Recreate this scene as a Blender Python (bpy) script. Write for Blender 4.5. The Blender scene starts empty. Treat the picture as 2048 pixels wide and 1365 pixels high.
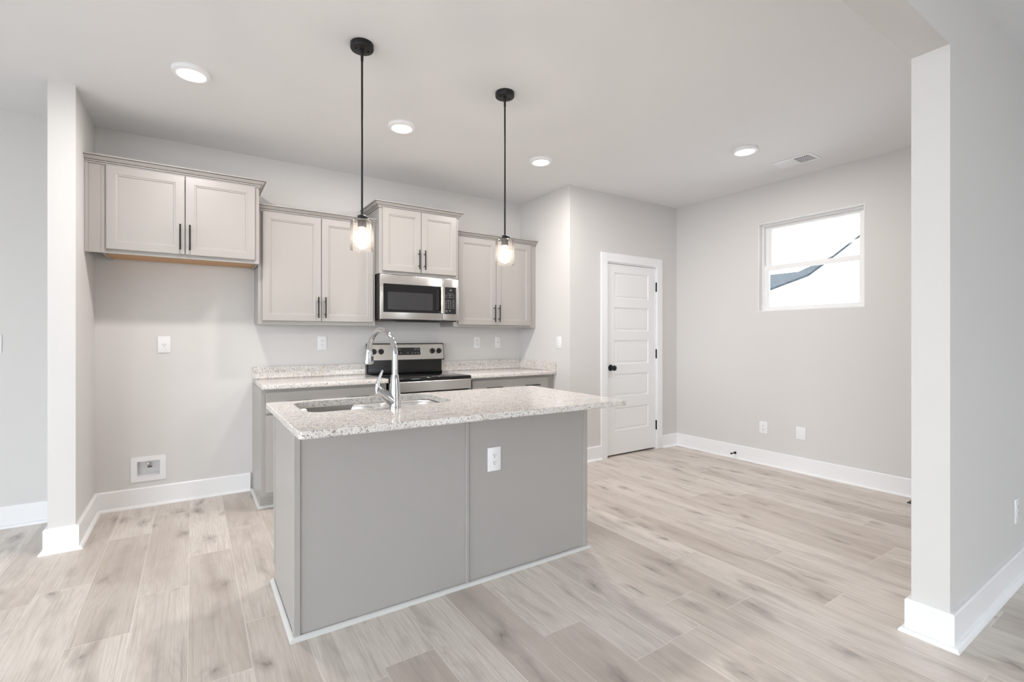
import bpy, bmesh, math, random
from mathutils import Vector, Matrix
random.seed(7)
S = bpy.context.scene
COL = S.collection
PI = math.pi

# ------------------------------------------------------------------ camera
cam = bpy.data.cameras.new('camera')
co = bpy.data.objects.new('camera', cam); COL.objects.link(co)
co.location = (0.5838, -4.4443, 1.2584)
co.rotation_euler = (PI/2, 0, math.radians(-32.94))
cam.sensor_width = 36; cam.lens = 957.97/2048*36
cam.shift_x = 18.3/2048; cam.shift_y = -7.99/2048
cam.clip_start = 0.02; cam.clip_end = 200
S.camera = co
# ------------------------------------------------------------------ colour management, light
S.view_settings.view_transform = 'Standard'; S.view_settings.look = 'None'
S.view_settings.gamma = 1.0; S.view_settings.use_curve_mapping = False
S.view_settings.exposure = 0.08
S.cycles.max_bounces = 12; S.cycles.diffuse_bounces = 6; S.cycles.glossy_bounces = 6
S.cycles.transmission_bounces = 8; S.cycles.transparent_max_bounces = 12
S.cycles.caustics_reflective = False; S.cycles.caustics_refractive = False
S.cycles.sample_clamp_indirect = 8.0; S.cycles.use_denoising = True
W = bpy.data.worlds.new('overcast_sky'); S.world = W; W.use_nodes = True
bg = W.node_tree.nodes['Background']
bg.inputs[0].default_value = (0.86, 0.935, 1.0, 1); bg.inputs[1].default_value = 9.5

def portal(name, loc, rot, w, h):
    """marks an opening through which the sky lights the rooms"""
    l = bpy.data.lights.new(name, 'AREA'); l.shape = 'RECTANGLE'; l.size = w; l.size_y = h; l.cycles.is_portal = True
    o = bpy.data.objects.new(name, l); COL.objects.link(o); o.location = loc; o.rotation_euler = rot
LX, RY = -3.5, -8.6                              # living room's left wall, rear wall
LEFT_OPEN = [(-8.1, -5.4), (-4.6, -2.6)]         # (y0, y1), z 0.2..2.45
REAR_OPEN = [(-3.3, -1.7), (3.7, 4.6)]                       # (x0, x1), z 0.05..2.3
for y0, y1 in LEFT_OPEN:
    portal('daylight_left', (LX-0.1, (y0+y1)/2, 1.325), (0, -PI/2, 0), 2.25, y1-y0)
for x0, x1 in REAR_OPEN:
    portal('daylight_rear', ((x0+x1)/2, RY-0.1, 1.175), (PI/2, 0, 0), x1-x0, 2.25)
portal('daylight_kitchen', (5.48, -2.268, 1.948), (0, PI/2, 0), .87, .90)

# ------------------------------------------------------------------ measures
H = 2.757; XK = 3.695; YP = -0.853; XR = 5.327
XE = 3.160; YN = -3.801; YF = -3.676; HS = 2.447; XSL = -0.124; YS = -0.668
CT = 0.914

# ------------------------------------------------------------------ mesh helpers
class MB:
    def __init__(s): s.v = []; s.f = []
    def add(s, vs, fs):
        n = len(s.v); s.v += [tuple(p) for p in vs]; s.f += [tuple(i+n for i in f) for f in fs]; return s
    def box(s, x0, x1, y0, y1, z0, z1, b=0, seg=1):
        x0, x1 = sorted((x0, x1)); y0, y1 = sorted((y0, y1)); z0, z1 = sorted((z0, z1))
        if b <= 0:
            return s.add([(x, y, z) for z in (z0, z1) for y in (y0, y1) for x in (x0, x1)],
                         [(0,2,3,1),(4,5,7,6),(0,1,5,4),(2,6,7,3),(0,4,6,2),(1,3,7,5)])
        bm = bmesh.new(); bmesh.ops.create_cube(bm, size=1)
        for v in bm.verts:
            v.co = Vector(((x0+x1)/2+v.co.x*(x1-x0), (y0+y1)/2+v.co.y*(y1-y0), (z0+z1)/2+v.co.z*(z1-z0)))
        bmesh.ops.bevel(bm, geom=bm.edges[:], offset=b, segments=seg, affect='EDGES', profile=0.5)
        return s.bm(bm)
    def bm(s, bm, M=None):
        bm.verts.index_update()
        s.add([(M @ v.co if M else v.co) for v in bm.verts], [[v.index for v in f.verts] for f in bm.faces]); bm.free(); return s
    def prism(s, poly, axis, a0, a1):
        """2-D outline in the other two axes (in xyz order) pushed along axis from a0 to a1"""
        def P(p, a):
            return {'x': (a, p[0], p[1]), 'y': (p[0], a, p[1]), 'z': (p[0], p[1], a)}[axis]
        n = len(poly)
        return s.add([P(p, a0) for p in poly]+[P(p, a1) for p in poly],
                     [tuple(range(n))[::-1], tuple(range(n, 2*n))]+[(i, (i+1) % n, n+(i+1) % n, n+i) for i in range(n)])
    def lathe(s, prof, c=(0,0,0), n=24, axis='z', M=None):
        """profile of (radius, height); axis z, or -y (out of a wall facing the viewer)"""
        vs, fs, rings = [], [], []
        for r, h in prof:
            if r < 1e-6: vs.append((0, 0, h)); rings.append([len(vs)-1])
            else:
                rings.append(list(range(len(vs), len(vs)+n)))
                vs += [(r*math.cos(2*PI*i/n), r*math.sin(2*PI*i/n), h) for i in range(n)]
        for A, B in zip(rings, rings[1:]):
            if len(A) == 1 and len(B) == 1: continue
            for i in range(n):
                j = (i+1) % n
                if len(A) == 1: fs.append((A[0], B[i], B[j]))
                elif len(B) == 1: fs.append((A[i], A[j], B[0]))
                else: fs.append((A[i], A[j], B[j], B[i]))
        if len(rings[0]) > 1: fs.append(tuple(rings[0][::-1]))
        if len(rings[-1]) > 1: fs.append(tuple(rings[-1]))
        if M is None:
            M = {'z': Matrix.Identity(4), '-y': Matrix.Rotation(PI/2, 4, 'X'), '-x': Matrix.Rotation(-PI/2, 4, 'Y'), '-z': Matrix.Rotation(PI, 4, 'X')}[axis]
        M = Matrix.Translation(c) @ M
        return s.add([M @ Vector(v) for v in vs], fs)
    def tube(s, path, r, n=14, flat=1.0):
        path = [Vector(p) for p in path]; R = r if isinstance(r, (list, tuple)) else [r]*len(path)
        t0 = (path[1]-path[0]).normalized()
        nrm = t0.orthogonal().normalized(); vs, fs = [], []
        for i, p in enumerate(path):
            t = ((path[min(i+1, len(path)-1)]-path[max(i-1, 0)])).normalized()
            nrm = (nrm-t*nrm.dot(t)).normalized(); b = t.cross(nrm)
            for k in range(n):
                a = 2*PI*k/n; vs.append(p+(nrm*math.cos(a)+b*math.sin(a)*flat)*R[i])
        for i in range(len(path)-1):
            for k in range(n):
                fs.append((i*n+k, i*n+(k+1) % n, (i+1)*n+(k+1) % n, (i+1)*n+k))
        fs.append(tuple(range(n))[::-1]); fs.append(tuple(range((len(path)-1)*n, len(path)*n)))
        return s.add(vs, fs)
    def sweep(s, path, prof):
        """moulding: profile (out, z) run along a floor-plan path, out = right-hand side of travel, mitred corners"""
        P = [Vector(p) for p in path]; n = len(P); m = len(prof); vs = []
        for i in range(n):
            d = []
            if i > 0: d.append((P[i]-P[i-1]).normalized())
            if i < n-1: d.append((P[i+1]-P[i]).normalized())
            ns = [Vector((q.y, -q.x)) for q in d]
            o = ns[0] if len(ns) == 1 else (ns[0]+ns[1])/max(1e-6, 1+ns[0].dot(ns[1]))
            vs += [(P[i].x+o.x*a, P[i].y+o.y*a, z) for a, z in prof]
        fs = [(i*m+k, i*m+(k+1) % m, (i+1)*m+(k+1) % m, (i+1)*m+k) for i in range(n-1) for k in range(m)]
        fs += [tuple(range(m)), tuple(range((n-1)*m, n*m))[::-1]]
        return s.add(vs, fs)
    def wall(s, axis, a0, a1, us, zs, holes):
        """wall slab between a0 and a1 along axis, cut on the grid us x zs, with holes (u0,u1,z0,z1)"""
        def P(a, u, z): return (a, u, z) if axis == 'x' else (u, a, z)
        def solid(i, j):
            if not (0 <= i < len(us)-1 and 0 <= j < len(zs)-1): return False
            u, z = (us[i]+us[i+1])/2, (zs[j]+zs[j+1])/2
            return not any(h[0] < u < h[1] and h[2] < z < h[3] for h in holes)
        for i in range(len(us)-1):
            for j in range(len(zs)-1):
                if not solid(i, j): continue
                u0, u1, z0, z1 = us[i], us[i+1], zs[j], zs[j+1]
                for a in (a0, a1): s.add([P(a,u0,z0), P(a,u1,z0), P(a,u1,z1), P(a,u0,z1)], [(0,1,2,3)])
                for q, (A, B) in (((i-1,j), ((u0,z0),(u0,z1))), ((i+1,j), ((u1,z0),(u1,z1))), ((i,j-1), ((u0,z0),(u1,z0))), ((i,j+1), ((u0,z1),(u1,z1)))):
                    if not solid(*q): s.add([P(a0,*A), P(a0,*B), P(a1,*B), P(a1,*A)], [(0,1,2,3)])
        return s
    def build(s, name, mat, parent=None, smooth=None, local=False):
        off = Vector((0, 0, 0))
        if parent is not None and not local:
            r = parent
            while r.parent: r = r.parent
            off = r.location.copy()
        me = bpy.data.meshes.new(name)
        me.from_pydata([tuple(Vector(v)-off) for v in s.v], [], s.f)
        bm = bmesh.new(); bm.from_mesh(me)
        bmesh.ops.remove_doubles(bm, verts=bm.verts, dist=1e-5)
        bmesh.ops.recalc_face_normals(bm, faces=bm.faces); bm.to_mesh(me); bm.free()
        if smooth:
            for p in me.polygons: p.use_smooth = True
            me.set_sharp_from_angle(angle=math.radians(smooth))
        me.materials.append(mat)
        o = bpy.data.objects.new(name, me); COL.objects.link(o)
        if parent is not None: o.parent = parent
        return o

def absorb(o, src):
    """printed marks become faces of the part they are printed on, with their own material slot"""
    bm = bmesh.new(); bm.from_mesh(o.data); n = len(bm.faces); bm.from_mesh(src.data); bm.faces.ensure_lookup_table()
    for f in bm.faces[n:]: f.material_index = 1
    bm.to_mesh(o.data); bm.free(); o.data.materials.append(src.data.materials[0])
    bpy.data.objects.remove(src)
def tag(o, label=None, cat=None, group=None, kind=None):
    for k, v in (('label', label), ('category', cat), ('group', group), ('kind', kind)):
        if v: o[k] = v
    return o
def thing(name, label, cat, loc=(0,0,0), rz=0, group=None):
    o = bpy.data.objects.new(name, None); COL.objects.link(o); o.empty_display_size = 0.05
    o.location = loc; o.rotation_euler = (0, 0, rz)
    return tag(o, label, cat, group)
def struct(name, mb, mat, smooth=None):
    return tag(mb.build(name, mat, None, smooth), kind='structure')
def copy_tree(o, parent=None):
    c = o.copy(); COL.objects.link(c)
    if parent is not None: c.parent = parent
    for ch in [x for x in bpy.data.objects if x.parent == o]: copy_tree(ch, c)
    return c
def rrect(x0, x1, y0, y1, r, n=6):
    pts = []
    for cx, cy, a in ((x1-r, y1-r, 0), (x0+r, y1-r, PI/2), (x0+r, y0+r, PI), (x1-r, y0+r, 1.5*PI)):
        pts += [(cx+r*math.cos(a+PI/2*i/n), cy+r*math.sin(a+PI/2*i/n)) for i in range(n+1)]
    return pts

# ------------------------------------------------------------------ materials
def mat(name, col=(.8,.8,.8), rough=.5, metal=0.0, spec=.5, **kw):
    m = bpy.data.materials.new(name); m.use_nodes = True
    b = m.node_tree.nodes['Principled BSDF']
    b.inputs['Base Color'].default_value = (*col, 1); b.inputs['Roughness'].default_value = rough
    b.inputs['Metallic'].default_value = metal; b.inputs['Specular IOR Level'].default_value = spec
    for k, v in kw.items(): b.inputs[k.replace('_', ' ')].default_value = v
    return m
class G:
    """small node-graph helper"""
    def __init__(s, m): s.m = m; s.t = m.node_tree; s.b = s.t.nodes['Principled BSDF']
    def n(s, typ, **kw):
        x = s.t.nodes.new(typ)
        for k, v in kw.items(): setattr(x, k, v)
        return x
    def link(s, a, b): s.t.links.new(a, b)
    def setin(s, sock, v):
        if hasattr(v, 'links') or hasattr(v, 'is_linked'): s.link(v, sock)
        else: sock.default_value = v
    def math(s, op, a, b=None, c=None, clamp=False):
        x = s.n('ShaderNodeMath', operation=op, use_clamp=clamp)
        for i, v in enumerate((a, b, c)):
            if v is not None: s.setin(x.inputs[i], v)
        return x.outputs[0]
    def pos(s):
        p = s.n('ShaderNodeTexCoord'); return p.outputs['Object']
    def sep(s, v):
        x = s.n('ShaderNodeSeparateXYZ'); s.link(v, x.inputs[0]); return x.outputs
    def comb(s, x=0, y=0, z=0):
        c = s.n('ShaderNodeCombineXYZ')
        for i, v in enumerate((x, y, z)): s.setin(c.inputs[i], v)
        return c.outputs[0]
    def noise(s, vec, scale, detail=2, rough=.5, dist=0):
        x = s.n('ShaderNodeTexNoise'); s.link(vec, x.inputs['Vector'])
        x.inputs['Scale'].default_value = scale; x.inputs['Detail'].default_value = detail
        x.inputs['Roughness'].default_value = rough; x.inputs['Distortion'].default_value = dist
        return x.outputs[0]
    def ramp(s, f, stops, interp='LINEAR'):
        x = s.n('ShaderNodeValToRGB'); e = x.color_ramp; e.interpolation = interp
        while len(e.elements) < len(stops): e.elements.new(0.5)
        for el, (p, c) in zip(e.elements, stops):
            el.position = p; el.color = (*c, 1) if isinstance(c, tuple) else (c, c, c, 1)
        s.link(f, x.inputs[0]); return x.outputs[0]
    def mix(s, f, a, b, mode='MIX'):
        x = s.n('ShaderNodeMix', data_type='RGBA', blend_type=mode)
        s.setin(x.inputs[0], f)
        for i, v in ((6, a), (7, b)):
            if isinstance(v, tuple): x.inputs[i].default_value = (*v, 1)
            else: s.link(v, x.inputs[i])
        return x.outputs[2]
    def bump(s, h, strength, dist):
        x = s.n('ShaderNodeBump'); x.inputs['Strength'].default_value = strength; x.inputs['Distance'].default_value = dist
        s.link(h, x.inputs['Height']); s.link(x.outputs[0], s.b.inputs['Normal'])

WALL = mat('wall_paint', (.672, .662, .653), .62, spec=.3)
g = G(WALL); g.bump(g.noise(g.pos(), 260, 2), .05, .002)
CEIL = mat('ceiling_paint', (.80, .805, .815), .8, spec=.2)
TRIM = mat('white_trim_paint', (.86, .87, .885), .34)
DOORW = mat('white_door_paint', (.85, .855, .86), .36)
CAB = mat('grey_cabinet_paint', (.385, .369, .351), .34)
g = G(CAB); g.bump(g.noise(g.pos(), 90, 3), .03, .001)
SHOE = mat('light_grey_moulding_paint', (.60, .60, .59), .4)
BLACK = mat('matte_black_metal', (.018, .018, .02), .42, metal=.4)
BLACKP = mat('black_plastic', (.012, .012, .013), .35)
BGLASS = mat('black_glass', (.006, .006, .007), .06)
ENAMEL = mat('black_enamel', (.01, .01, .011), .16)
SCREEN = mat('oven_window_glass', (.035, .036, .038), .09)
CHROME = mat('polished_chrome', (.60, .615, .635), .06, metal=1)
WHITEP = mat('white_plastic', (.83, .835, .85), .3)
SLOT = mat('dark_slot', (.05, .05, .05), .6)
VINYL = mat('white_vinyl', (.85, .85, .85), .35)
MARK = mat('pale_print', (.33, .33, .33), .5)
BRASSV = mat('valve_metal', (.6, .58, .55), .25, metal=1)
BLUEH = mat('dark_blue_plastic', (.03, .035, .08), .4)
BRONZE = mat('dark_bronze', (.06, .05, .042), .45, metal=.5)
DARK = mat('painted_cavity_dark', (.02, .02, .02), .8)  # near-black colour that stands in for shade inside openings
SIDING = mat('white_siding', (.85, .85, .84), .6)
def stainless(name, axis):
    m = mat(name, (.63, .615, .595), .27, metal=1); g = G(m)
    p = g.sep(g.pos()); k = {'x': (1.5, 300, 300), 'z': (300, 300, 1.5)}[axis]
    v = g.comb(g.math('MULTIPLY', p[0], k[0]), g.math('MULTIPLY', p[1], k[1]), g.math('MULTIPLY', p[2], k[2]))
    n = g.noise(v, 1, 2)
    g.link(g.math('MULTIPLY_ADD', n, .05, .24), g.b.inputs['Roughness'])
    return m
STEEL = stainless('brushed_stainless', 'x'); STEELV = stainless('brushed_stainless_vertical', 'z')
SINKM = mat('satin_sink_steel', (.74, .73, .72), .38, metal=1)
WOODU = mat('birch_plywood', (.5, .3, .15), .5); g = G(WOODU)
p = g.sep(g.pos()); n = g.noise(g.comb(g.math('MULTIPLY', p[0], 2), g.math('MULTIPLY', p[1], 30), p[2]), 2, 4)
g.link(g.ramp(n, [(.3, (.46,.25,.11)), (.7, (.62,.38,.19))]), g.b.inputs['Base Color'])

def granite(name):
    m = mat(name, rough=.09); g = G(m); p = g.pos()
    cloud = g.noise(p, 20, 3, .6)
    base = g.ramp(cloud, [(.30, (.62,.555,.495)), (.42, (.71,.665,.62)), (.56, (.77,.745,.715)), (.70, (.62,.61,.595))])
    fine = g.noise(p, 190, 3, .6)
    base = g.mix(g.ramp(fine, [(.42, 0.0), (.62, .55)]), base, (.84, .82, .79))
    mid = g.noise(p, 90, 3, .65, .4)
    base = g.mix(g.ramp(mid, [(.52, 0.0), (.64, .68)]), base, (.46, .435, .41))
    grey = g.noise(p, 230, 2, .5, .5)
    base = g.mix(g.ramp(grey, [(.56, 0.0), (.64, .68)]), base, (.27, .265, .26))
    vo = g.n('ShaderNodeTexVoronoi'); vo.inputs['Scale'].default_value = 160
    wob = g.n('ShaderNodeMix', data_type='VECTOR'); wob.inputs[0].default_value = .010
    nz = g.n('ShaderNodeTexNoise'); nz.inputs['Scale'].default_value = 190; g.link(p, nz.inputs['Vector'])
    g.link(p, wob.inputs[4]); g.link(nz.outputs['Color'], wob.inputs[5]); g.link(wob.outputs[1], vo.inputs['Vector'])
    rnd = g.sep(vo.outputs['Color'])[0]
    clus = g.noise(p, 30, 2)
    lim = g.ramp(clus, [(.38, .06), (.62, .34)])
    near = g.math('LESS_THAN', vo.outputs['Distance'], .46)
    sp = g.math('MULTIPLY', g.math('LESS_THAN', rnd, lim), near)
    base = g.mix(g.math('MULTIPLY', sp, .78), base, (.045, .045, .05))
    g.link(base, g.b.inputs['Base Color'])
    return m
GRANITE = granite('speckled_granite')

def plank_floor():
    m = mat('oak_plank_vinyl', rough=.38); g = G(m); x, y, z = g.sep(g.pos())
    PW, PL = .2087, 1.23
    u = g.math('DIVIDE', g.math('SUBTRACT', x, .151), PW); k = g.math('FLOOR', u); fu = g.math('SUBTRACT', u, k)
    known = {-1: -1.25, 0: -.64, 1: -1.54, 2: -1.17, 3: -.83, 5: -2.671, 8: -2.85, 10: -3.157, 12: -3.148, 13: -2.70, 14: -2.15, 15: -2.985, 16: -2.62, 17: -2.085}
    wn = g.n('ShaderNodeTexWhiteNoise', noise_dimensions='1D'); g.link(g.math('ADD', k, 40.5), wn.inputs['W'])
    off = g.math('MULTIPLY', wn.outputs['Value'], PL)
    for ki, oi in known.items():
        c = g.math('COMPARE', k, float(ki), .3)
        off = g.math('ADD', g.math('MULTIPLY', off, g.math('SUBTRACT', 1.0, c)), g.math('MULTIPLY', c, float(oi)))
    v = g.math('DIVIDE', g.math('SUBTRACT', y, off), PL); j = g.math('FLOOR', v); fv = g.math('SUBTRACT', v, j)
    w2 = g.n('ShaderNodeTexWhiteNoise', noise_dimensions='2D'); g.link(g.comb(g.math('ADD', k, .5), g.math('ADD', j, .5)), w2.inputs['Vector'])
    r = g.sep(w2.outputs['Color'])
    ox = g.math('MULTIPLY_ADD', r[1], 37.0, x); oy = g.math('MULTIPLY_ADD', r[2], 53.0, y)
    def st(sx, sy): return g.comb(g.math('MULTIPLY', ox, sx), g.math('MULTIPLY', oy, sy), 0.0)
    base = g.ramp(r[0], [(0.0, (.475,.41,.355)), (.3, (.56,.49,.432)), (.7, (.64,.575,.515)), (1.0, (.70,.635,.572))])
    # broad cloudy tone inside a plank
    cl = g.noise(st(5, 1.3), 1, 4, .55)
    base = g.mix(g.ramp(cl, [(.38, 0.0), (.62, .50)]), base, (.70,.64,.58))
    dk = g.noise(st(7, 1.5), 1, 5, .65, .7)
    base = g.mix(g.ramp(dk, [(.50, 0.0), (.72, .52)]), base, (.37,.315,.275))
    # heart streak wandering down each plank, with the knots strung along it
    cen = g.math('MULTIPLY_ADD', g.noise(g.comb(g.math('MULTIPLY', r[1], 91.0), g.math('MULTIPLY', oy, 1.1), 0.0), 1, 2), 1.5, -.25)
    dx = g.math('MULTIPLY', g.math('SUBTRACT', fu, cen), PW)
    jit = g.math('MULTIPLY_ADD', g.noise(st(26, 8), 1, 3), .05, -.025)
    ad = g.math('ABSOLUTE', g.math('ADD', dx, jit))
    amp = g.ramp(g.noise(g.comb(g.math('MULTIPLY', r[2], 77.0), g.math('MULTIPLY', oy, 2.3), 5.0), 1, 3, .6), [(.44, 0.0), (.64, 1.0)])
    base = g.mix(g.math('MULTIPLY', g.math('MULTIPLY', g.ramp(ad, [(0.0, 1.0), (.035, 0.0)]), amp), .62), base, (.27,.225,.195))
    vo = g.n('ShaderNodeTexVoronoi', voronoi_dimensions='2D'); vo.inputs['Scale'].default_value = 1
    wx = g.math('MULTIPLY_ADD', g.noise(st(30, 12), 1, 3), .5, g.math('ADD', g.math('MULTIPLY', dx, 5.5), g.math('MULTIPLY', r[1], 40.0)))
    wy = g.math('MULTIPLY_ADD', g.noise(st(24, 9), 1, 3), .45, g.math('MULTIPLY', oy, 2.4))
    g.link(g.comb(wx, wy), vo.inputs['Vector'])
    on = g.math('LESS_THAN', g.sep(vo.outputs['Color'])[0], .40)
    kn = g.math('MULTIPLY', g.ramp(vo.outputs['Distance'], [(.02, .85), (.07, .48), (.25, 0.0)]), on)
    base = g.mix(kn, base, (.20,.165,.145))
    # cathedral figure: contour lines of a slow field, only in patches
    fld = g.math('MULTIPLY_ADD', g.noise(st(40, 5), 1, 2), .05, g.noise(st(5.5, .75), 1, 2, .5, .3))
    wv = g.math('SINE', g.math('MULTIPLY', fld, 130.0))
    msk = g.ramp(g.noise(st(4.5, 1.1), 1, 1), [(.50, 0.0), (.64, 1.0)])
    lines = g.math('MULTIPLY', g.ramp(wv, [(.2, 0.0), (1.0, .25)]), msk)
    base = g.mix(lines, base, (.40,.335,.285))
    # fine straight grain
    gr = g.noise(st(150, 5), 1, 3, .65)
    base = g.mix(g.ramp(gr, [(.36, .42), (.60, 0.0)]), base, (.42,.36,.31))
    th = g.noise(st(70, 1.4), 1, 3, .6, .2)
    base = g.mix(g.ramp(th, [(.54, 0.0), (.74, .55)]), base, (.33,.285,.255))
    # seams: pale bevel lines
    du = g.math('MULTIPLY', g.math('MINIMUM', fu, g.math('SUBTRACT', 1.0, fu)), PW)
    dv = g.math('MULTIPLY', g.math('MINIMUM', fv, g.math('SUBTRACT', 1.0, fv)), PL)
    seam = g.math('LESS_THAN', g.math('MINIMUM', du, dv), .0013)
    base = g.mix(g.math('MULTIPLY', seam, .55), base, (.80,.74,.67))
    base = g.mix(1.0, base, (1.085,1.11,1.135), 'MULTIPLY')
    g.link(base, g.b.inputs['Base Color'])
    g.link(g.math('MULTIPLY_ADD', gr, .18, .27), g.b.inputs['Roughness'])
    g.bump(g.math('SUBTRACT', gr, g.math('MULTIPLY', seam, .6)), .10, .002)
    return m
FLOOR = plank_floor()

def thin_glass(name, tint, seeds=False):
    m = bpy.data.materials.new(name); m.use_nodes = True; t = m.node_tree; t.nodes.clear()
    out = t.nodes.new('ShaderNodeOutputMaterial'); mix = t.nodes.new('ShaderNodeMixShader')
    tr = t.nodes.new('ShaderNodeBsdfTransparent'); tr.inputs[0].default_value = (*tint, 1)
    gl = t.nodes.new('ShaderNodeBsdfGlossy'); gl.inputs['Roughness'].default_value = .04
    fr = t.nodes.new('ShaderNodeFresnel'); fr.inputs[0].default_value = 1.25
    t.links.new(fr.outputs[0], mix.inputs[0]); t.links.new(tr.outputs[0], mix.inputs[1]); t.links.new(gl.outputs[0], mix.inputs[2])
    if seeds:
        tc = t.nodes.new('ShaderNodeTexCoord'); vo = t.nodes.new('ShaderNodeTexVoronoi'); vo.inputs['Scale'].default_value = 230
        rp = t.nodes.new('ShaderNodeValToRGB'); rp.color_ramp.elements[0].position = .0; rp.color_ramp.elements[0].color = (1,1,1,1)
        rp.color_ramp.elements[1].position = .35; rp.color_ramp.elements[1].color = (0,0,0,1)
        t.links.new(tc.outputs['Object'], vo.inputs['Vector']); t.links.new(vo.outputs['Distance'], rp.inputs[0])
        bp = t.nodes.new('ShaderNodeBump'); bp.inputs['Strength'].default_value = .5; bp.inputs['Distance'].default_value = .002
        t.links.new(rp.outputs[0], bp.inputs['Height']); t.links.new(bp.outputs[0], gl.inputs['Normal']); t.links.new(bp.outputs[0], fr.inputs['Normal'])
    if seeds:
        tl = t.nodes.new('ShaderNodeBsdfTranslucent'); tl.inputs[0].default_value = (.95, .93, .92, 1)
        df = t.nodes.new('ShaderNodeBsdfDiffuse'); df.inputs[0].default_value = (.95, .93, .92, 1)
        ad = t.nodes.new('ShaderNodeMixShader'); t.links.new(tl.outputs[0], ad.inputs[1]); t.links.new(df.outputs[0], ad.inputs[2])
        m2 = t.nodes.new('ShaderNodeMixShader'); m2.inputs[0].default_value = .008
        t.links.new(mix.outputs[0], m2.inputs[1]); t.links.new(ad.outputs[0], m2.inputs[2]); mix = m2
    t.links.new(mix.outputs[0], out.inputs[0]); return m
PANE = thin_glass('window_glass', (.97,.98,.98)); SEED = thin_glass('seeded_glass', (.97,.96,.95), True)
def emit(name, col, s):
    m = bpy.data.materials.new(name); m.use_nodes = True; t = m.node_tree; t.nodes.clear()
    o = t.nodes.new('ShaderNodeOutputMaterial'); e = t.nodes.new('ShaderNodeEmission')
    e.inputs[0].default_value = (*col, 1); e.inputs[1].default_value = s; t.links.new(e.outputs[0], o.inputs[0]); return m
LENS = emit('led_lens_glow', (1, .97, .93), 5.0)
BULB = emit('bulb_glow', (1, .88, .76), 170.0)
ROOF = mat('blue_grey_shingles', (.20, .23, .27), .9, spec=.08); g = G(ROOF)
p = g.sep(g.n('ShaderNodeNewGeometry').outputs['Position']); row = g.math('FRACT', g.math('MULTIPLY', p[2], 9.0))
nn = g.noise(g.comb(g.math('MULTIPLY', p[1], 4), p[0], g.math('FLOOR', g.math('MULTIPLY', p[2], 9.0))), 3, 3)
c = g.ramp(nn, [(.3, (.026,.0295,.033)), (.7, (.042,.047,.052))])
g.link(g.mix(g.math('MULTIPLY', g.math('LESS_THAN', row, .14), .45), c, (.012,.014,.016)), g.b.inputs['Base Color'])
GROUND = mat('pale_concrete', (.5, .49, .48), .9)

# ------------------------------------------------------------------ room shell
struct('floor', MB().box(LX-.15, 7.2, RY-.15, .12, -.12, 0), FLOOR)
struct('ceiling', MB().box(LX-.15, 7.2, RY-.15, .12, H, H+.12), CEIL)
BOX = (.239, .377, .222, .333)                   # recess of the water box in the back wall
struct('wall_back', MB().wall('y', 0, .12, [LX-.15, BOX[0], BOX[1], 7.2], [0, BOX[2], BOX[3], H], [BOX]), WALL)
struct('wall_alcove', MB().box(XSL, 0, YS, 0, 0, H), WALL)
DX0, DX1, DZ = 4.196, 4.968, 2.045               # pantry door opening
struct('wall_pantry_side', MB().box(XK, XK+.11, YP, 0, 0, H), WALL)
struct('wall_pantry_front', MB().wall('y', YP, YP+.11, [XK+.11, DX0, DX1, XR], [0, DZ, H], [(DX0, DX1, 0, DZ)]), WALL)
WY0, WY1, WZ0, WZ1 = -2.719, -1.818, 1.512, 2.383
struct('wall_right', MB().wall('x', XR, XR+.15, [YF, WY0, WY1, .12], [0, WZ0, WZ1, H], [(WY0, WY1, WZ0, WZ1)]), WALL)
struct('wall_near_right', MB().prism([(XE,0),(7.2,0),(7.2,H),(LX,H),(LX,HS),(XE,HS)], 'y', YN, YF), WALL)
us = sorted([RY-.15, .12]+[v for o in LEFT_OPEN for v in o])
struct('wall_left', MB().wall('x', LX-.15, LX, us, [0, .2, 2.45, H], [(a, b, .2, 2.45) for a, b in LEFT_OPEN]), WALL)
us = sorted([LX, 7.2]+[v for o in REAR_OPEN for v in o])
struct('wall_rear', MB().wall('y', RY-.15, RY, us, [0, .05, 2.3, H], [(a, b, .05, 2.3) for a, b in REAR_OPEN]), WALL)
struct('wall_far_right', MB().box(7.2, 7.35, RY-.15, YF, 0, H), WALL)
struct('ground', MB().box(-40, 60, -50, 50, -.45, -.35), GROUND)

BB, BT, SH = .1416, .018, .0185
base_prof = [(0, 0), (BT, 0), (BT, BB-.006), (BT-.005, BB), (0, BB)]
def quarter(o, r, n=6): return [(o, 0), (o+r, 0)]+[(o+r*math.cos(PI/2*i/n), r*math.sin(PI/2*i/n)) for i in range(1, n)]+[(o, r)]
def baseboard(name, path):
    b = struct(name, MB().sweep(path, base_prof), TRIM)
    MB().sweep(path, quarter(BT, SH)).build('shoe_moulding', TRIM, b, 50)
CAS = .091
baseboard('baseboard_left', [(LX, 0), (XSL, 0), (XSL, YS), (0, YS), (0, 0), (.984, 0)])
baseboard('baseboard_pantry', [(XK, -.69), (XK, YP), (DX0-CAS, YP)])
baseboard('baseboard_right', [(DX1+CAS, YP), (XR, YP), (XR, YF), (XE, YF), (XE, YN), (7.2, YN)])

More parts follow.
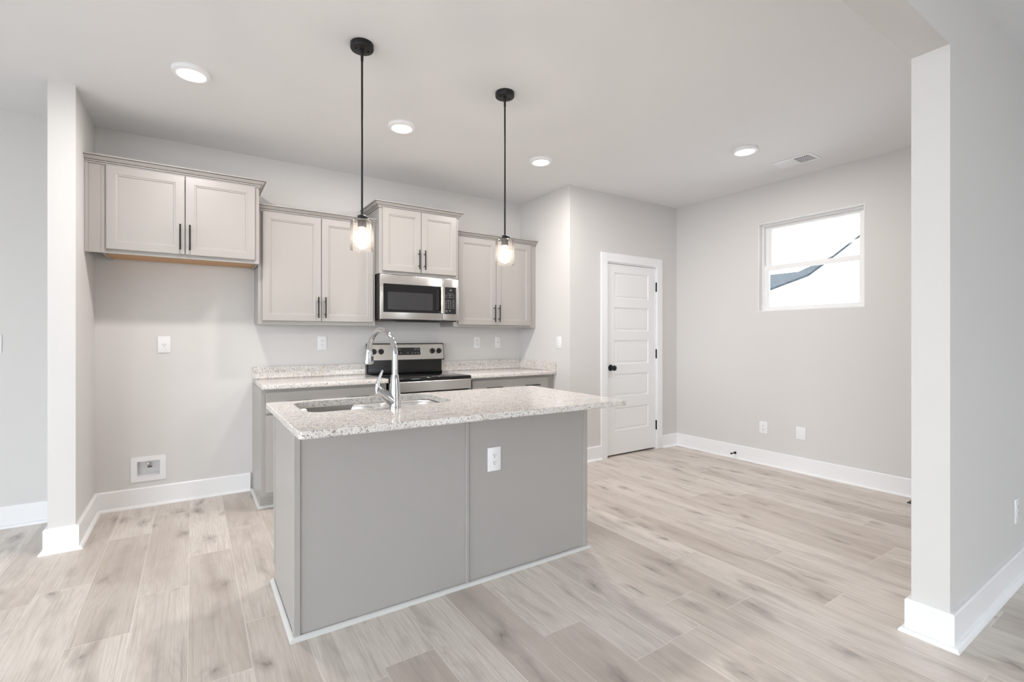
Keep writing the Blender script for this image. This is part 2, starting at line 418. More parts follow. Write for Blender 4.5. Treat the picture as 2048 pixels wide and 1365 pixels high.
# ------------------------------------------------------------------ pantry door
d = thing('door_1', 'white five-panel pantry door with black knob and hinges', 'door', ((DX0+DX1)/2, YP, 0)); d['kind'] = 'structure'
m = MB()
cp = .017
for x0, x1, z0, z1 in ((DX0-CAS, DX0, 0, DZ+CAS), (DX1, DX1+CAS, 0, DZ+CAS), (DX0, DX1, DZ, DZ+CAS)):
    m.box(x0, x1, YP-cp, YP, z0, z1, .003)
m.build('casing', TRIM, d)
m = MB(); jd = .11
m.box(DX0, DX0+.012, YP, YP+jd, 0, DZ); m.box(DX1-.012, DX1, YP, YP+jd, 0, DZ); m.box(DX0+.012, DX1-.012, YP, YP+jd, DZ-.012, DZ)
m.build('jamb', TRIM, d)
def panel_face(m, xs, zs, panels, y, depth, b):
    """door face at y with recessed, bevelled panels (x0,x1,z0,z1)"""
    def isp(i, j):
        u, w = (xs[i]+xs[i+1])/2, (zs[j]+zs[j+1])/2
        for q in panels:
            if q[0] < u < q[1] and q[2] < w < q[3]: return q
    for i in range(len(xs)-1):
        for j in range(len(zs)-1):
            if not isp(i, j): m.add([(xs[i],y,zs[j]),(xs[i+1],y,zs[j]),(xs[i+1],y,zs[j+1]),(xs[i],y,zs[j+1])], [(0,1,2,3)])
    for x0, x1, z0, z1 in panels:
        loops = []
        for ins, dy in ((0, 0), (b*.25, depth*.75), (b, depth), (b*1.9, depth), (b*2.6, depth*.45)):
            loops.append([(x0+ins,y+dy,z0+ins),(x1-ins,y+dy,z0+ins),(x1-ins,y+dy,z1-ins),(x0+ins,y+dy,z1-ins)])
        n = len(loops)
        m.add([p for l in loops for p in l], [(a*4+k, a*4+(k+1) % 4, a*4+4+(k+1) % 4, a*4+4+k) for a in range(n-1) for k in range(4)]+[tuple(range(n*4-4, n*4))])
sx0, sx1, sz0, sz1, sy = DX0+.014, DX1-.014, .018, DZ-.016, YP+.006
pz = [(.266, .508), (.624, .866), (.971, 1.224), (1.324, 1.572), (1.667, 1.940)]
px0, px1 = 4.318, 4.846
m = MB(); panel_face(m, [sx0, px0, px1, sx1], sorted([sz0, sz1]+[z for p in pz for z in p]), [(px0, px1, a, b) for a, b in pz], sy, .010, .011)
m.add([(sx0,sy,sz0),(sx1,sy,sz0),(sx1,sy,sz1),(sx0,sy,sz1),(sx0,sy+.035,sz0),(sx1,sy+.035,sz0),(sx1,sy+.035,sz1),(sx0,sy+.035,sz1)], [(0,1,5,4),(1,2,6,5),(2,3,7,6),(3,0,4,7),(4,5,6,7)])
slab = m.build('door_leaf', DOORW, d)
kn = MB().lathe([(.0,0),(.033,0),(.034,.004),(.030,.009),(.014,.012),(.0115,.03),(.016,.036),(.026,.044),(.029,.054),(.026,.064),(.014,.071),(0,.072)], (4.257, sy, .935), 24, '-y')
kn.build('knob', BLACK, d, 40)
for z in (1.819, 1.07, .27):
    m = MB().box(4.957, 4.972, YP-.004, YP+.003, z-.05, z+.05).lathe([(.0,-.052),(.007,-.052),(.007,.052),(0,.052)], (4.965, YP-.007, z), 10)
    m.build('hinge', BLACK, d, 40)
# near-black sheet painted as the unlit pantry behind the door gap
struct('pantry_shade_sheet', MB().box(XK+.11, XR, YP+.16, YP+.2, 0, H), DARK)

# ------------------------------------------------------------------ kitchen window
w = thing('window_1', 'white single-hung window high on the right wall', 'window', (XR+.1, (WY0+WY1)/2, WZ0)); w['kind'] = 'structure'
def ring_x(m, xa, xb, y0, y1, z0, z1, t, tb=None, tt=None, b=.002):
    tb = t if tb is None else tb; tt = t if tt is None else tt
    m.box(xa, xb, y0, y0+t, z0, z1, b); m.box(xa, xb, y1-t, y1, z0, z1, b)
    m.box(xa, xb, y0+t, y1-t, z0, z0+tb, b); m.box(xa, xb, y0+t, y1-t, z1-tt, z1, b); return m
ring_x(MB(), XR+.06, XR+.14, WY0, WY1, WZ0, WZ1, .024).build('window_frame', VINYL, w)
ring_x(MB(), XR+.055, XR+.066, WY0, WY1, WZ0, WZ1, .012).build('frame_lip', VINYL, w)
ring_x(MB(), XR-.0015, XR+.0545, WY0, WY1, WZ0, WZ1, .006, b=.001).build('return_liner', VINYL, w)
us_ = ring_x(MB(), XR+.098, XR+.128, WY0+.022, WY1-.022, 1.935, WZ1-.022, .052, .034, .028).build('upper_sash', VINYL, w)
MB().box(XR+.108, XR+.113, WY0+.07, WY1-.07, 1.965, WZ1-.045).build('pane', PANE, us_)
ls_ = ring_x(MB(), XR+.068, XR+.098, WY0+.022, WY1-.022, WZ0+.018, 1.968, .043, .028, .046).build('lower_sash', VINYL, w)
MB().box(XR+.08, XR+.085, WY0+.06, WY1-.06, WZ0+.04, 1.925).build('pane', PANE, ls_)

# ------------------------------------------------------------------ cabinets
def bar_pull(x, z, y, length, parent, horizontal=False, r=.0058, out=.030):
    """black bar pull in front of the surface y"""
    m = MB(); h = length/2; q = h*.62
    if horizontal:
        m.tube([(x-h, y-out, z), (x+h, y-out, z)], r, 12)
        for s_ in (-q, q): m.tube([(x+s_, y, z), (x+s_, y-out, z)], r*.8, 10)
    else:
        m.tube([(x, y-out, z-h), (x, y-out, z+h)], r, 12)
        for s_ in (-q, q): m.tube([(x, y, z+s_), (x, y-out, z+s_)], r*.8, 10)
    return m.build('handle', BLACK, parent, 40)
def cab_door(x0, x1, z0, z1, y, parent, frame=.058, name='cabinet_door', t=.019, m_=None):
    """framed door or drawer front whose face is at y-t; flat recessed panel with an ogee step"""
    yf = y-t; loops = []
    for ins, dy in ((0, t), (0, .004), (.0035, 0), (frame-.006, 0), (frame-.001, .0035), (frame+.005, .004), (frame+.009, .009), (frame+.012, .009)):
        loops.append([(x0+ins,yf+dy,z0+ins),(x1-ins,yf+dy,z0+ins),(x1-ins,yf+dy,z1-ins),(x0+ins,yf+dy,z1-ins)])
    n = len(loops)
    m = MB().add([p for l in loops for p in l], [(a*4+k, a*4+(k+1) % 4, a*4+4+(k+1) % 4, a*4+4+k) for a in range(n-1) for k in range(4)]+[(0,3,2,1), tuple(range(n*4-4, n*4))])
    return m.build(name, m_ or CAB, parent)
def slab_front(x0, x1, z0, z1, y, parent, t=.019):
    return MB().box(x0, x1, y-t, y, z0, z1, .0035).build('drawer_front', CAB, parent)
crown_prof = [(0, -.006), (.009, -.006), (.010, .001), (.004, .0015), (.004, .005), (.014, .005), (.015, .0115), (.009, .012), (.009, .0155), (.020, .0155), (.022, .017), (.036, .0315), (.038, .0335), (.032, .034), (.032, .037), (.044, .037), (.047, .0385), (.048, .045), (0, .045)]
def crown(m, path, z): return m.sweep(path, [(a, z+b*1.0) for a, b in crown_prof])
def face_frame(m, x0, x1, z0, z1, y, st=.038, sl=None, sr=None, rt=.038, rb=.03):
    sl = sl or st; sr = sr or st
    m.box(x0, x0+sl, y, y+.019, z0, z1, .001); m.box(x1-sr, x1, y, y+.019, z0, z1, .001)
    m.box(x0+sl, x1-sr, y, y+.019, z1-rt, z1, .001); m.box(x0+sl, x1-sr, y, y+.019, z0, z0+rb, .001); return m
def carcass(m, x0, x1, y, z0, z1, t=.015, lift=.0):
    m.box(x0, x0+t, y+.019, -.002, z0, z1); m.box(x1-t, x1, y+.019, -.002, z0, z1)
    m.box(x0+t, x1-t, y+.019, -.002, z1-t, z1); m.box(x0+t, x1-t, -.012, -.002, z0+lift, z1-t); return m
GW = 'grey wall cabinets on the back wall'
def wall_cabinet(x0, x1, y, z0, z1, doors, handle, label, crown_path, filler=None, wood=False):
    """doors: (x0, xm, x1, z0, z1); handle: (z0, z1)"""
    t = thing('wall_cabinet', label, 'cabinet', ((x0+x1)/2, y/2, z0), 0, GW)
    carcass(MB(), x0+.0005, x1-.0005, y, z0+.003, z1, lift=.016).build('carcass', CAB, t)
    MB().box(x0+.0155, x1-.0155, y+.0195, -.0125, z0+.012, z0+.018).build('bottom_panel', WOODU if wood else CAB, t)
    a, mid, b, dz0, dz1 = doors
    face_frame(MB(), x0, x1, z0, z1, y, sl=max(.03, a-x0+.006), sr=max(.03, x1-b+.006)).build('face_frame', CAB, t)
    L_ = cab_door(a, mid-.0018, dz0, dz1, y, t); R_ = cab_door(mid+.0018, b, dz0, dz1, y, t)
    zc, ln = (handle[0]+handle[1])/2, handle[1]-handle[0]
    bar_pull(mid-.028, zc, y-.019, ln, L_); bar_pull(mid+.028, zc, y-.019, ln, R_)
    crown(MB(), crown_path, z1-.008).build('crown_moulding', CAB, t, 35)
    if filler:
        for f0, f1, yy in filler: MB().box(f0, f1, yy, y+.019, z0, z1-.002, .001).build('filler_strip', CAB, t)
    return t
YA, YB = -.401, -.294
wall_cabinet(.083, 1.0065, YA, 1.81, 2.40, (.109, .5405, .979, 1.835, 2.385), (1.865, 2.041),
             'wide grey two-door cabinet mounted high over the empty fridge space beside the stub wall', [(.0005, YA), (1.0065, YA), (1.0065, 0)], [(.001, .0195, YA-.006), (.0195, .0825, YA)], True)
wall_cabinet(1.0105, 1.9315, YB, 1.3576, 2.2504, (1.038, 1.478, 1.912, 1.386, 2.238), (1.414, 1.586),
             'tall grey two-door wall cabinet between the fridge-space cabinet and the microwave', [(1.0075, YB), (1.932, YB)])
wall_cabinet(1.9325, 2.6985, YA, 1.808, 2.393, (1.959, 2.3165, 2.672, 1.833, 2.381), (1.864, 2.037),
             'small grey two-door cabinet directly above the stainless microwave', [(1.9325, 0), (1.9325, YA), (2.6985, YA), (2.6985, 0)])
wall_cabinet(2.7005, 3.652, YB, 1.3576, 2.2504, (2.747, 3.182, 3.617, 1.379, 2.238), (1.410, 1.584),
             'tall grey two-door wall cabinet right of the microwave, against the pantry wall', [(2.699, YB), (XK-.0005, YB)], [(3.6525, XK-.001, YB)])

def base_cabinet(x0, x1, dr, pulls, label, left_side, filler=None):
    YC = -.6
    t = thing('base_cabinet', label, 'cabinet', ((x0+x1)/2, YC/2, 0), 0, 'grey base cabinets along the back wall')
    m = MB(); T = .016; top = .878
    m.box(x0, x0+T, YC+.019, -.002, .0, top) if not left_side else m.prism([(YC+.019, .1), (YC+.019, top), (-.002, top), (-.002, 0), (YC+.075, 0), (YC+.075, .1)], 'x', x0, x0+T)
    m.box(x1-T, x1, YC+.019, -.002, 0, top); m.box(x0+T, x1-T, YC+.03, -.002, .1, .115)
    m.build('carcass', CAB, t)
    face_frame(MB(), x0, x1, .1, top, YC, sl=.036, sr=.036, rt=.03, rb=.03).box(x0+.036, x1-.036, YC, YC+.019, .68, .712).build('face_frame', CAB, t)
    MB().box(x0+T, x1-T, YC+.075, YC+.09, 0, .1).build('toe_kick', CAB, t)
    D = slab_front(dr[0], dr[1], .703, .856, YC, t)
    for pa, pb in pulls: bar_pull((pa+pb)/2, .784, YC-.019, pb-pa, D, True)
    mid = (dr[0]+dr[1])/2
    L_ = cab_door(dr[0], mid-.0018, .128, .688, YC, t); R_ = cab_door(mid+.0018, dr[1], .128, .688, YC, t)
    bar_pull(mid-.028, .57, YC-.019, .17, L_); bar_pull(mid+.028, .57, YC-.019, .17, R_)
    if filler: MB().box(filler[0], filler[1], YC, YC+.019, .0, top, .001).build('filler_strip', CAB, t)
    if left_side:
        MB().sweep([(x0, -.002), (x0, YC+.075), (x1-.01, YC+.075)][::1], quarter(0, .016)).build('shoe_moulding', SHOE, t, 50)
    return t
b1 = base_cabinet(.999, 1.928, (1.029, 1.898), [(1.155, 1.335), (1.592, 1.772)], 'grey base cabinet left of the range, its side facing the empty fridge space', True)
b2 = base_cabinet(2.7005, 3.652, (2.730, 3.617), [(2.866, 3.044), (3.308, 3.486)], 'grey base cabinet between the range and the pantry wall', False, (3.6525, XK-.001))

# ------------------------------------------------------------------ countertops
def back_counter(x0, x1, label, side=False):
    t = thing('countertop', label, 'countertop', ((x0+x1)/2, -.325, .88), 0, 'granite countertops along the back wall')
    MB().box(x0, x1, -.648, -.0015, .880, CT, .004, 2).build('slab', GRANITE, t, 50)
    m = MB().box(x0, x1-(.02 if side else 0), -.0215, -.0015, CT, 1.010, .002).build('backsplash', GRANITE, t)
    if side: MB().box(x1-.0195, x1, -.648, -.0015, CT, 1.010, .002).build('side_splash', GRANITE, t)
back_counter(.9985, 1.9310, 'speckled granite countertop left of the range with low backsplash')
back_counter(2.7000, XK-.001, 'speckled granite countertop right of the range with side splash at the pantry wall', True)

# ------------------------------------------------------------------ electric range
RX0, RX1, RYF = 1.9355, 2.6955, -.655
t = thing('electric_range', 'stainless electric range with black glass cooktop between the base cabinets', 'stove', ((RX0+RX1)/2, -.33, 0))
MB().box(RX0+.004, RX1-.004, -.62, -.03, .0, .884).build('body', ENAMEL, t)
MB().box(RX0, RX1, RYF-.006, -.075, .884, .914, .005, 2).build('cooktop', BGLASS, t, 50)
MB().box(RX0+.003, RX1-.003, RYF-.012, -.6, .797, .8835, .004).build('front_trim', STEEL, t)
od = MB().box(RX0+.003, RX1-.003, RYF-.012, -.621, .20, .783, .004).build('oven_door', STEEL, t)
MB().box(RX0+.1, RX1-.1, RYF-.014, RYF-.008, .36, .66, .001).build('window', BGLASS, od)
m = MB().tube([(RX0+.05, RYF-.055, .735), (RX1-.05, RYF-.055, .735)], .011)
for xx in (RX0+.08, RX1-.08): m.tube([(xx, RYF-.01, .735), (xx, RYF-.055, .735)], .008, 10)
m.build('handle', STEEL, od, 40)
MB().box(RX0+.003, RX1-.003, RYF-.012, -.621, .05, .19, .004).build('storage_drawer', STEEL, t)
MB().box(RX0+.006, RX1-.006, -.062, -.022, .914, 1.04, .003).build('riser', ENAMEL, t)
MB().box(RX0+.006, RX1-.006, -.075, -.06, .914, .93, .003).build('vent_trim', ENAMEL, t)
# tilted control panel: outline in (y, z)
m = MB().prism([(-.108, 1.034), (-.108, 1.040), (-.078, 1.194), (-.07, 1.198), (-.03, 1.198), (-.022, 1.19), (-.022, 1.034)], 'x', RX0, RX1)
pan = m.build('control_panel', ENAMEL, t)
def on_panel(x, s_, d=0.0):                      # s_ along the slope from its lower edge, d out of it
    sl = Vector((0, .030, .154)).normalized(); nn_ = Vector((0, -sl.z, sl.y))
    return Vector((x, -.108, 1.040))+sl*s_+nn_*d
pm = Matrix.Rotation(PI/2-math.atan2(.030, .154), 4, 'X')
def panel_quad(m, x0, x1, s0, s1, d, th=.002, r=.006):
    pts = rrect(x0, x1, s0, s1, r, 4); n = len(pts)
    return m.add([on_panel(a, b, d) for a, b in pts]+[on_panel(a, b, d-th) for a, b in pts], [tuple(range(n)), tuple(range(n, 2*n))[::-1]]+[(i, (i+1) % n, n+(i+1) % n, n+i) for i in range(n)])
fas = panel_quad(MB(), RX0+.005, RX1-.005, .003, .150, .0022, r=.010).build('steel_fascia', STEEL, pan)
disp = panel_quad(MB(), 2.187, 2.444, .047, .118, .0036, r=.006).build('display', BLACKP, pan)
m = MB()
for rowz, xs_ in ((.097, (2.20, 2.232, 2.385, 2.415)), (.066, (2.205, 2.24, 2.31, 2.355, 2.385, 2.415))):
    for xx in xs_: panel_quad(m, xx, xx+.012, rowz-.003, rowz+.003, .0042, .0008, .0008)
panel_quad(m, 2.195, 2.235, .1085, .111, .0042, .0008, .0008); panel_quad(m, 2.383, 2.425, .1085, .111, .0042, .0008, .0008)
absorb(disp, m.build('button_print', MARK, disp))
for xx in (1.985, 2.054, 2.573, 2.642):
    M_ = Matrix.Translation(on_panel(xx, .083, .002)) @ pm.to_4x4()
    k = MB().lathe([(.0,0),(.026,0),(.026,.006),(.0225,.008),(.021,.022),(.019,.024),(0,.024)], (0,0,0), 24, M=M_)
    k.add([M_ @ Vector(q) for q in [(-.004,-.02,.0235),(.004,-.02,.0235),(.004,.02,.0235),(-.004,.02,.0235),(-.004,-.02,.033),(.004,-.02,.033),(.004,.02,.033),(-.004,.02,.033)]], [(0,1,2,3),(4,7,6,5),(0,4,5,1),(1,5,6,2),(2,6,7,3),(3,7,4,0)])
    ko = k.build('knob', BLACKP, t, 40)
    q = MB().add([M_ @ Vector(v) for v in [(-.001,.006,.0334),(.001,.006,.0334),(.001,.019,.0334),(-.001,.019,.0334)]], [(0,1,2,3)]); q.build('pointer_line', MARK, ko)
m = MB()
for xx in (1.985, 2.054, 2.573, 2.642): panel_quad(m, xx-.007, xx+.007, .034, .036, .0026, .0006, .0008); panel_quad(m, xx-.004, xx+.004, .126, .129, .0026, .0006, .0008)
absorb(fas, m.build('dial_print', MARK, pan))

# ------------------------------------------------------------------ microwave
MX0, MX1, MYF, MZ0, MZ1 = 1.9355, 2.6955, -.425, 1.408, 1.803
t = thing('microwave', 'over-the-range stainless microwave with black glass door and keypad', 'microwave', ((MX0+MX1)/2, -.2, MZ0))
MB().box(MX0+.003, MX1-.003, -.388, -.003, MZ0+.012, MZ1).build('body', BLACKP, t)
MB().box(MX0+.006, MX1-.006, -.385, -.02, MZ0-.006, MZ0+.011, .004).build('vent_underside', BLACKP, t)
m = MB()
for i in range(14): m.box(MX0+.18+i*.03, MX0+.20+i*.03, -.36, -.26, MZ0-.0085, MZ0-.006)
m.build('grease_filter', DARK, t)
dr = MB().box(MX0, 2.527, MYF, -.3885, MZ0+.004, MZ1, .006, 2).build('door', STEEL, t, 50)
m = MB().prism(rrect(1.962, 2.5265, 1.475, 1.722, .004, 3), 'y', MYF-.0015, MYF+.002); m.build('window_surround', BGLASS, dr)
m = MB().prism(rrect(2.001, 2.425, 1.499, 1.652, .012, 4), 'y', MYF-.0022, MYF-.0005); m.build('screen', SCREEN, dr)
hm = MB().prism([(2.4935, MYF-.036), (2.506, MYF-.040), (2.527, MYF-.040), (2.533, MYF-.034), (2.531, MYF-.026), (2.4935, MYF-.028)], 'z', 1.477, 1.720)
hm.box(2.498, 2.522, MYF-.03, MYF-.001, 1.478, 1.50); hm.box(2.498, 2.522, MYF-.03, MYF-.001, 1.697, 1.719)
hm.build('handle', STEELV, dr)
m = MB().box(2.462, 2.492, MYF-.003, MYF-.001, 1.512, 1.69); m.build('grip_shade_strip', DARK, dr)  # flat dark strip on the door, painted as shade behind the handle
cp_ = MB().box(2.529, MX1, MYF, -.3885, MZ0+.004, MZ1, .006, 2).build('control_surround', STEEL, t, 50)
kp = MB().prism(rrect(2.537, 2.662, 1.472, 1.722, .003, 3), 'y', MYF-.002, MYF+.002).build('keypad', BLACKP, cp_)
m = MB(); ym = MYF-.0026
def mk(x0, x1, z0, z1): m.box(x0, x1, ym, MYF-.0018, z0, z1)
# small white glyph near the top, caption bar, then rows of pale key marks
m.prism([(2.594,1.688),(2.600,1.688),(2.605,1.697),(2.607,1.688),(2.612,1.688),(2.617,1.697),(2.617,1.700),(2.604,1.701)], 'y', ym, MYF-.0018)
mk(2.575, 2.630, 1.660, 1.6625)
for z in (1.645, 1.627):
    mk(2.552, 2.572, z, z+.003); mk(2.588, 2.612, z-.001, z+.004); mk(2.628, 2.642, z, z+.004)
mk(2.566, 2.602, 1.598, 1.601); mk(2.630, 2.642, 1.600, 1.605)
for z in (1.582, 1.563, 1.544, 1.525):
    for xx in (2.554, 2.577, 2.601): mk(xx, xx+.009, z, z+.008)
    mk(2.627, 2.645, z+.001, z+.006)
mk(2.552, 2.574, 1.497, 1.505); mk(2.592, 2.604, 1.497, 1.507); mk(2.553, 2.572, 1.487, 1.489)
absorb(kp, m.build('key_print', MARK, kp))
m = MB(); zc = 1.757; xc = 2.245                 # faint raised badge on the door's top rail
m.box(xc-.016, xc-.0145, MYF-.001, MYF+.001, zc-.006, zc+.006); m.box(xc+.0145, xc+.016, MYF-.001, MYF+.001, zc-.006, zc+.006); m.box(xc-.008, xc+.008, MYF-.001, MYF+.001, zc-.001, zc+.001)
m.build('badge', SHOE, dr)

# ------------------------------------------------------------------ island
IX0, IX1, IY0, IY1 = .9335, 2.566, -2.3155, -1.735
t = thing('kitchen_island', 'grey panelled kitchen island under the granite top', 'island', ((IX0+IX1)/2, (IY0+IY1)/2, 0))
TOPZ = .8845
MB().box(IX0+.004, IX0+.018, IY0+.006, IY1-.001, 0, TOPZ).build('left_end_panel', CAB, t)
MB().box(IX1-.018, IX1-.004, IY0+.006, IY1-.001, 0, TOPZ).build('right_end_panel', CAB, t)
MB().box(IX0+.02, IX1-.02, IY0+.006, IY0+.018, 0, TOPZ).build('front_panel', CAB, t)
MB().box(IX0, IX0+.028, IY0, IY0+.028, .0, TOPZ, .003, 2).build('corner_post', CAB, t)
MB().box(IX1-.028, IX1, IY0, IY0+.028, .0, TOPZ, .003, 2).build('corner_post', CAB, t)
MB().box(1.7405, 1.7605, IY0-.001, IY0+.006, .0, TOPZ, .003, 2).build('batten', CAB, t)
MB().box(IX0, IX0+.006, IY1-.03, IY1, .10, TOPZ, .002).build('edge_strip', CAB, t)
m = face_frame(MB(), IX0+.018, IX1-.018, .1, TOPZ, IY1-.019, rb=.03); m.build('face_frame', CAB, t)
MB().box(IX0+.02, IX1-.02, IY1-.09, IY1-.075, 0, .1).build('toe_kick', CAB, t)
nx = [IX0+.04, 1.5, 2.05, IX1-.04]
for a, b in zip(nx, nx[1:]):
    MB().box(a+.003, b-.003, IY1, IY1+.019, .13, .86, .003).build('cabinet_door', CAB, t)
q = MB().sweep([(IX1-.004, IY1-.03), (IX1, IY0), (IX0, IY0), (IX0, IY1-.02)][::-1], [(-a, z) for a, z in quarter(0, .014)])
q = MB().sweep([(IX0+.002, IY1+.005), (IX0+.002, IY0+.002), (IX1-.002, IY0+.002), (IX1-.002, IY1+.005)][::-1], [(-a-.000, z) for a, z in quarter(0, .017)])
q.build('shoe_moulding', SHOE, t, 50)

# island top: bevelled slab with an undermount cut-out
SINK = (1.015, 1.772, -2.150, -1.738)
outer = [(.905, -1.664), (.905, -2.594), (2.570, -2.624), (2.606, -1.702)]
def round_poly(P, r, n=6):
    out = []
    for i in range(len(P)):
        a, b, c = Vector(P[i-1]), Vector(P[i]), Vector(P[(i+1) % len(P)])
        u, v = (a-b).normalized(), (c-b).normalized(); p0, p1 = b+u*r, b+v*r
        for k in range(n+1):
            s_ = k/n; out.append(tuple(p0*(1-s_)**2+b*2*s_*(1-s_)+p1*s_**2))
    return out
def shrink(P, d):
    n = len(P); out = []
    for i in range(n):
        a, b, c = Vector(P[i-1]), Vector(P[i]), Vector(P[(i+1) % n])
        e = ((b-a).normalized()+(c-b).normalized()).normalized(); nn_ = Vector((e.y, -e.x)); out.append(tuple(b-nn_*d))
    return out
ob = round_poly(outer, .022)
area = sum(ob[i-1][0]*ob[i][1]-ob[i][0]*ob[i-1][1] for i in range(len(ob)))
if area < 0: ob = ob[::-1]
hole = rrect(*SINK, .085, 8)
bm = bmesh.new()
z0_, z1_, bv = CT-.029, CT, .004
def loop(P, z): return [bm.verts.new((x, y, z)) for x, y in P]
def strip(A, B):
    for i in range(len(A)): bm.faces.new((A[i-1], A[i], B[i], B[i-1]))
ot, om, ol, obt = loop(shrink(ob, bv), z1_), loop(ob, z1_-bv), loop(ob, z0_+bv), loop(shrink(ob, bv), z0_)
ht, hb = loop(hole, z1_), loop(hole, z0_)
strip(ot, om); strip(om, ol); strip(ol, obt); strip(ht, hb)
for A, B in ((ot, ht), (obt, hb)):
    es = []
    for L in (A, B):
        for i in range(len(L)):
            es.append(bm.edges.get((L[i-1], L[i])) or bm.edges.new((L[i-1], L[i])))
    bmesh.ops.triangle_fill(bm, edges=es, use_beauty=True)
top = MB().bm(bm).build('island_countertop', GRANITE, None, None)
tag(top, 'pale speckled granite island top with sink cut-out and seating overhang', 'countertop')

# double-bowl undermount sink
t = thing('kitchen_sink', 'stainless double-bowl undermount sink set into the island top', 'sink', (1.39, -1.944, CT-.24))
fx0, fx1, fy0, fy1 = SINK[0]-.012, SINK[1]+.012, SINK[2]-.012, SINK[3]+.012
ZR = CT-.0295
def bowl(x0, x1, y0, y1, r, depth):
    m = MB(); n = None; rings = []
    for ins, dz in ((0, 0), (.003, -.004), (.006, -.02), (.012, -depth*.75), (.03, -depth*.95), (.06, -depth)):
        rings.append([(x, y, ZR-.004+dz) for x, y in rrect(x0+ins, x1-ins, y0+ins, y1-ins, max(.02, r-ins*.5), 8)])
    n = len(rings[0])
    m.add([p for q_ in rings for p in q_], [(a*n+k, a*n+(k+1) % n, a*n+n+(k+1) % n, a*n+n+k) for a in range(len(rings)-1) for k in range(n)]+[tuple(range((len(rings)-1)*n, len(rings)*n))])
    m.lathe([(.0,.003),(.028,.003),(.042,.001),(.045,0)], ((x0+x1)/2, (y0+y1)/2, ZR-.004-depth), 24)
    return m
bowl(SINK[0]+.002, 1.405, SINK[2]+.002, SINK[3]-.002, .12, .21).build('bowl', SINKM, t, 40)
bowl(1.435, SINK[1]-.002, SINK[2]+.02, SINK[3]-.03, .10, .19).build('bowl', SINKM, t, 40)
bm = bmesh.new(); A = [bm.verts.new((x, y, ZR)) for x, y in rrect(fx0, fx1, fy0, fy1, .09, 8)]
es = [bm.edges.new((A[i-1], A[i])) for i in range(len(A))]
for R_ in (rrect(SINK[0]+.002, 1.405, SINK[2]+.002, SINK[3]-.002, .12, 8), rrect(1.435, SINK[1]-.002, SINK[2]+.02, SINK[3]-.03, .10, 8)):
    B = [bm.verts.new((x, y, ZR-.004)) for x, y in R_]; es += [bm.edges.new((B[i-1], B[i])) for i in range(len(B))]
bmesh.ops.triangle_fill(bm, edges=es, use_beauty=True)
MB().bm(bm).build('rim', SINKM, t, 30)

# pull-down faucet
FX, FY = 1.416, -2.187
t = thing('kitchen_faucet', 'chrome high-arc pull-down faucet standing at the front of the island sink', 'faucet', (FX, FY, CT))
MB().lathe([(0,0),(.031,0),(.031,.005),(.0285,.008),(.0285,.02),(.027,.07),(.0235,.11),(.0185,.155),(.0175,.160),(0,.160)], (FX, FY, CT), 32).build('body', CHROME, t, 35)
path = [(FX, FY, CT+.155), (FX, FY, 1.17)]
cy_, cz_, ry_, rz_ = FY+.205, 1.170, .205, .125
for i in range(1, 19):
    a = PI-PI*i/18*.93
    path.append((FX, cy_+ry_*math.cos(a), cz_+rz_*math.sin(a)))
path.append((FX, FY+.414, 1.185))
MB().tube(path, .0145, 20).build('spout', CHROME, t, 40)
e0 = Vector(path[-1]); dirn = Vector((0, .010, -.075)).normalized(); Mh = Matrix.Translation(e0) @ Vector((0,0,1)).rotation_difference(dirn).to_matrix().to_4x4()
sp = MB().lathe([(0,-.004),(.019,-.004),(.019,.006),(.021,.012),(.0295,.068),(.0295,.074),(.025,.078),(0,.078)], (0,0,0), 28, M=Mh).build('spray_head', CHROME, t, 35)
Mb = Matrix.Translation((FX, e0.y+.006, e0.z)) @ Matrix.Rotation(math.radians(38), 4, 'Z')
m = MB().add([Mb @ Vector(q) for q in MB().box(-.006, .006, -.0295, -.014, -.062, -.036, .001).v], MB().box(-.006, .006, -.0295, -.014, -.062, -.036, .001).f)
m.lathe([(0,0),(.0055,0),(.005,.0022),(0,.0025)], (0,0,0), 14, M=Mb @ Matrix.Translation((0, -.0215, -.022)) @ Matrix.Rotation(PI/2, 4, 'X')); m.build('spray_button', BLACKP, sp)
hp = [(FX-.004, FY, CT+.026), (FX-.022, FY+.001, CT+.040), (FX-.055, FY+.003, CT+.066), (FX-.087, FY+.004, CT+.088)]
MB().tube(hp, [.026, .0275, .026, .0205], 24).build('valve_housing', CHROME, t, 40)
MB().tube([(FX-.083, FY+.004, CT+.070), (FX-.086, FY+.004, CT+.094), (FX-.083, FY+.004, CT+.125), (FX-.073, FY+.004, CT+.155), (FX-.060, FY+.004, CT+.183)], [.0165, .0175, .0135, .0105, .0075], 18, .62).build('lever', CHROME, t, 40)

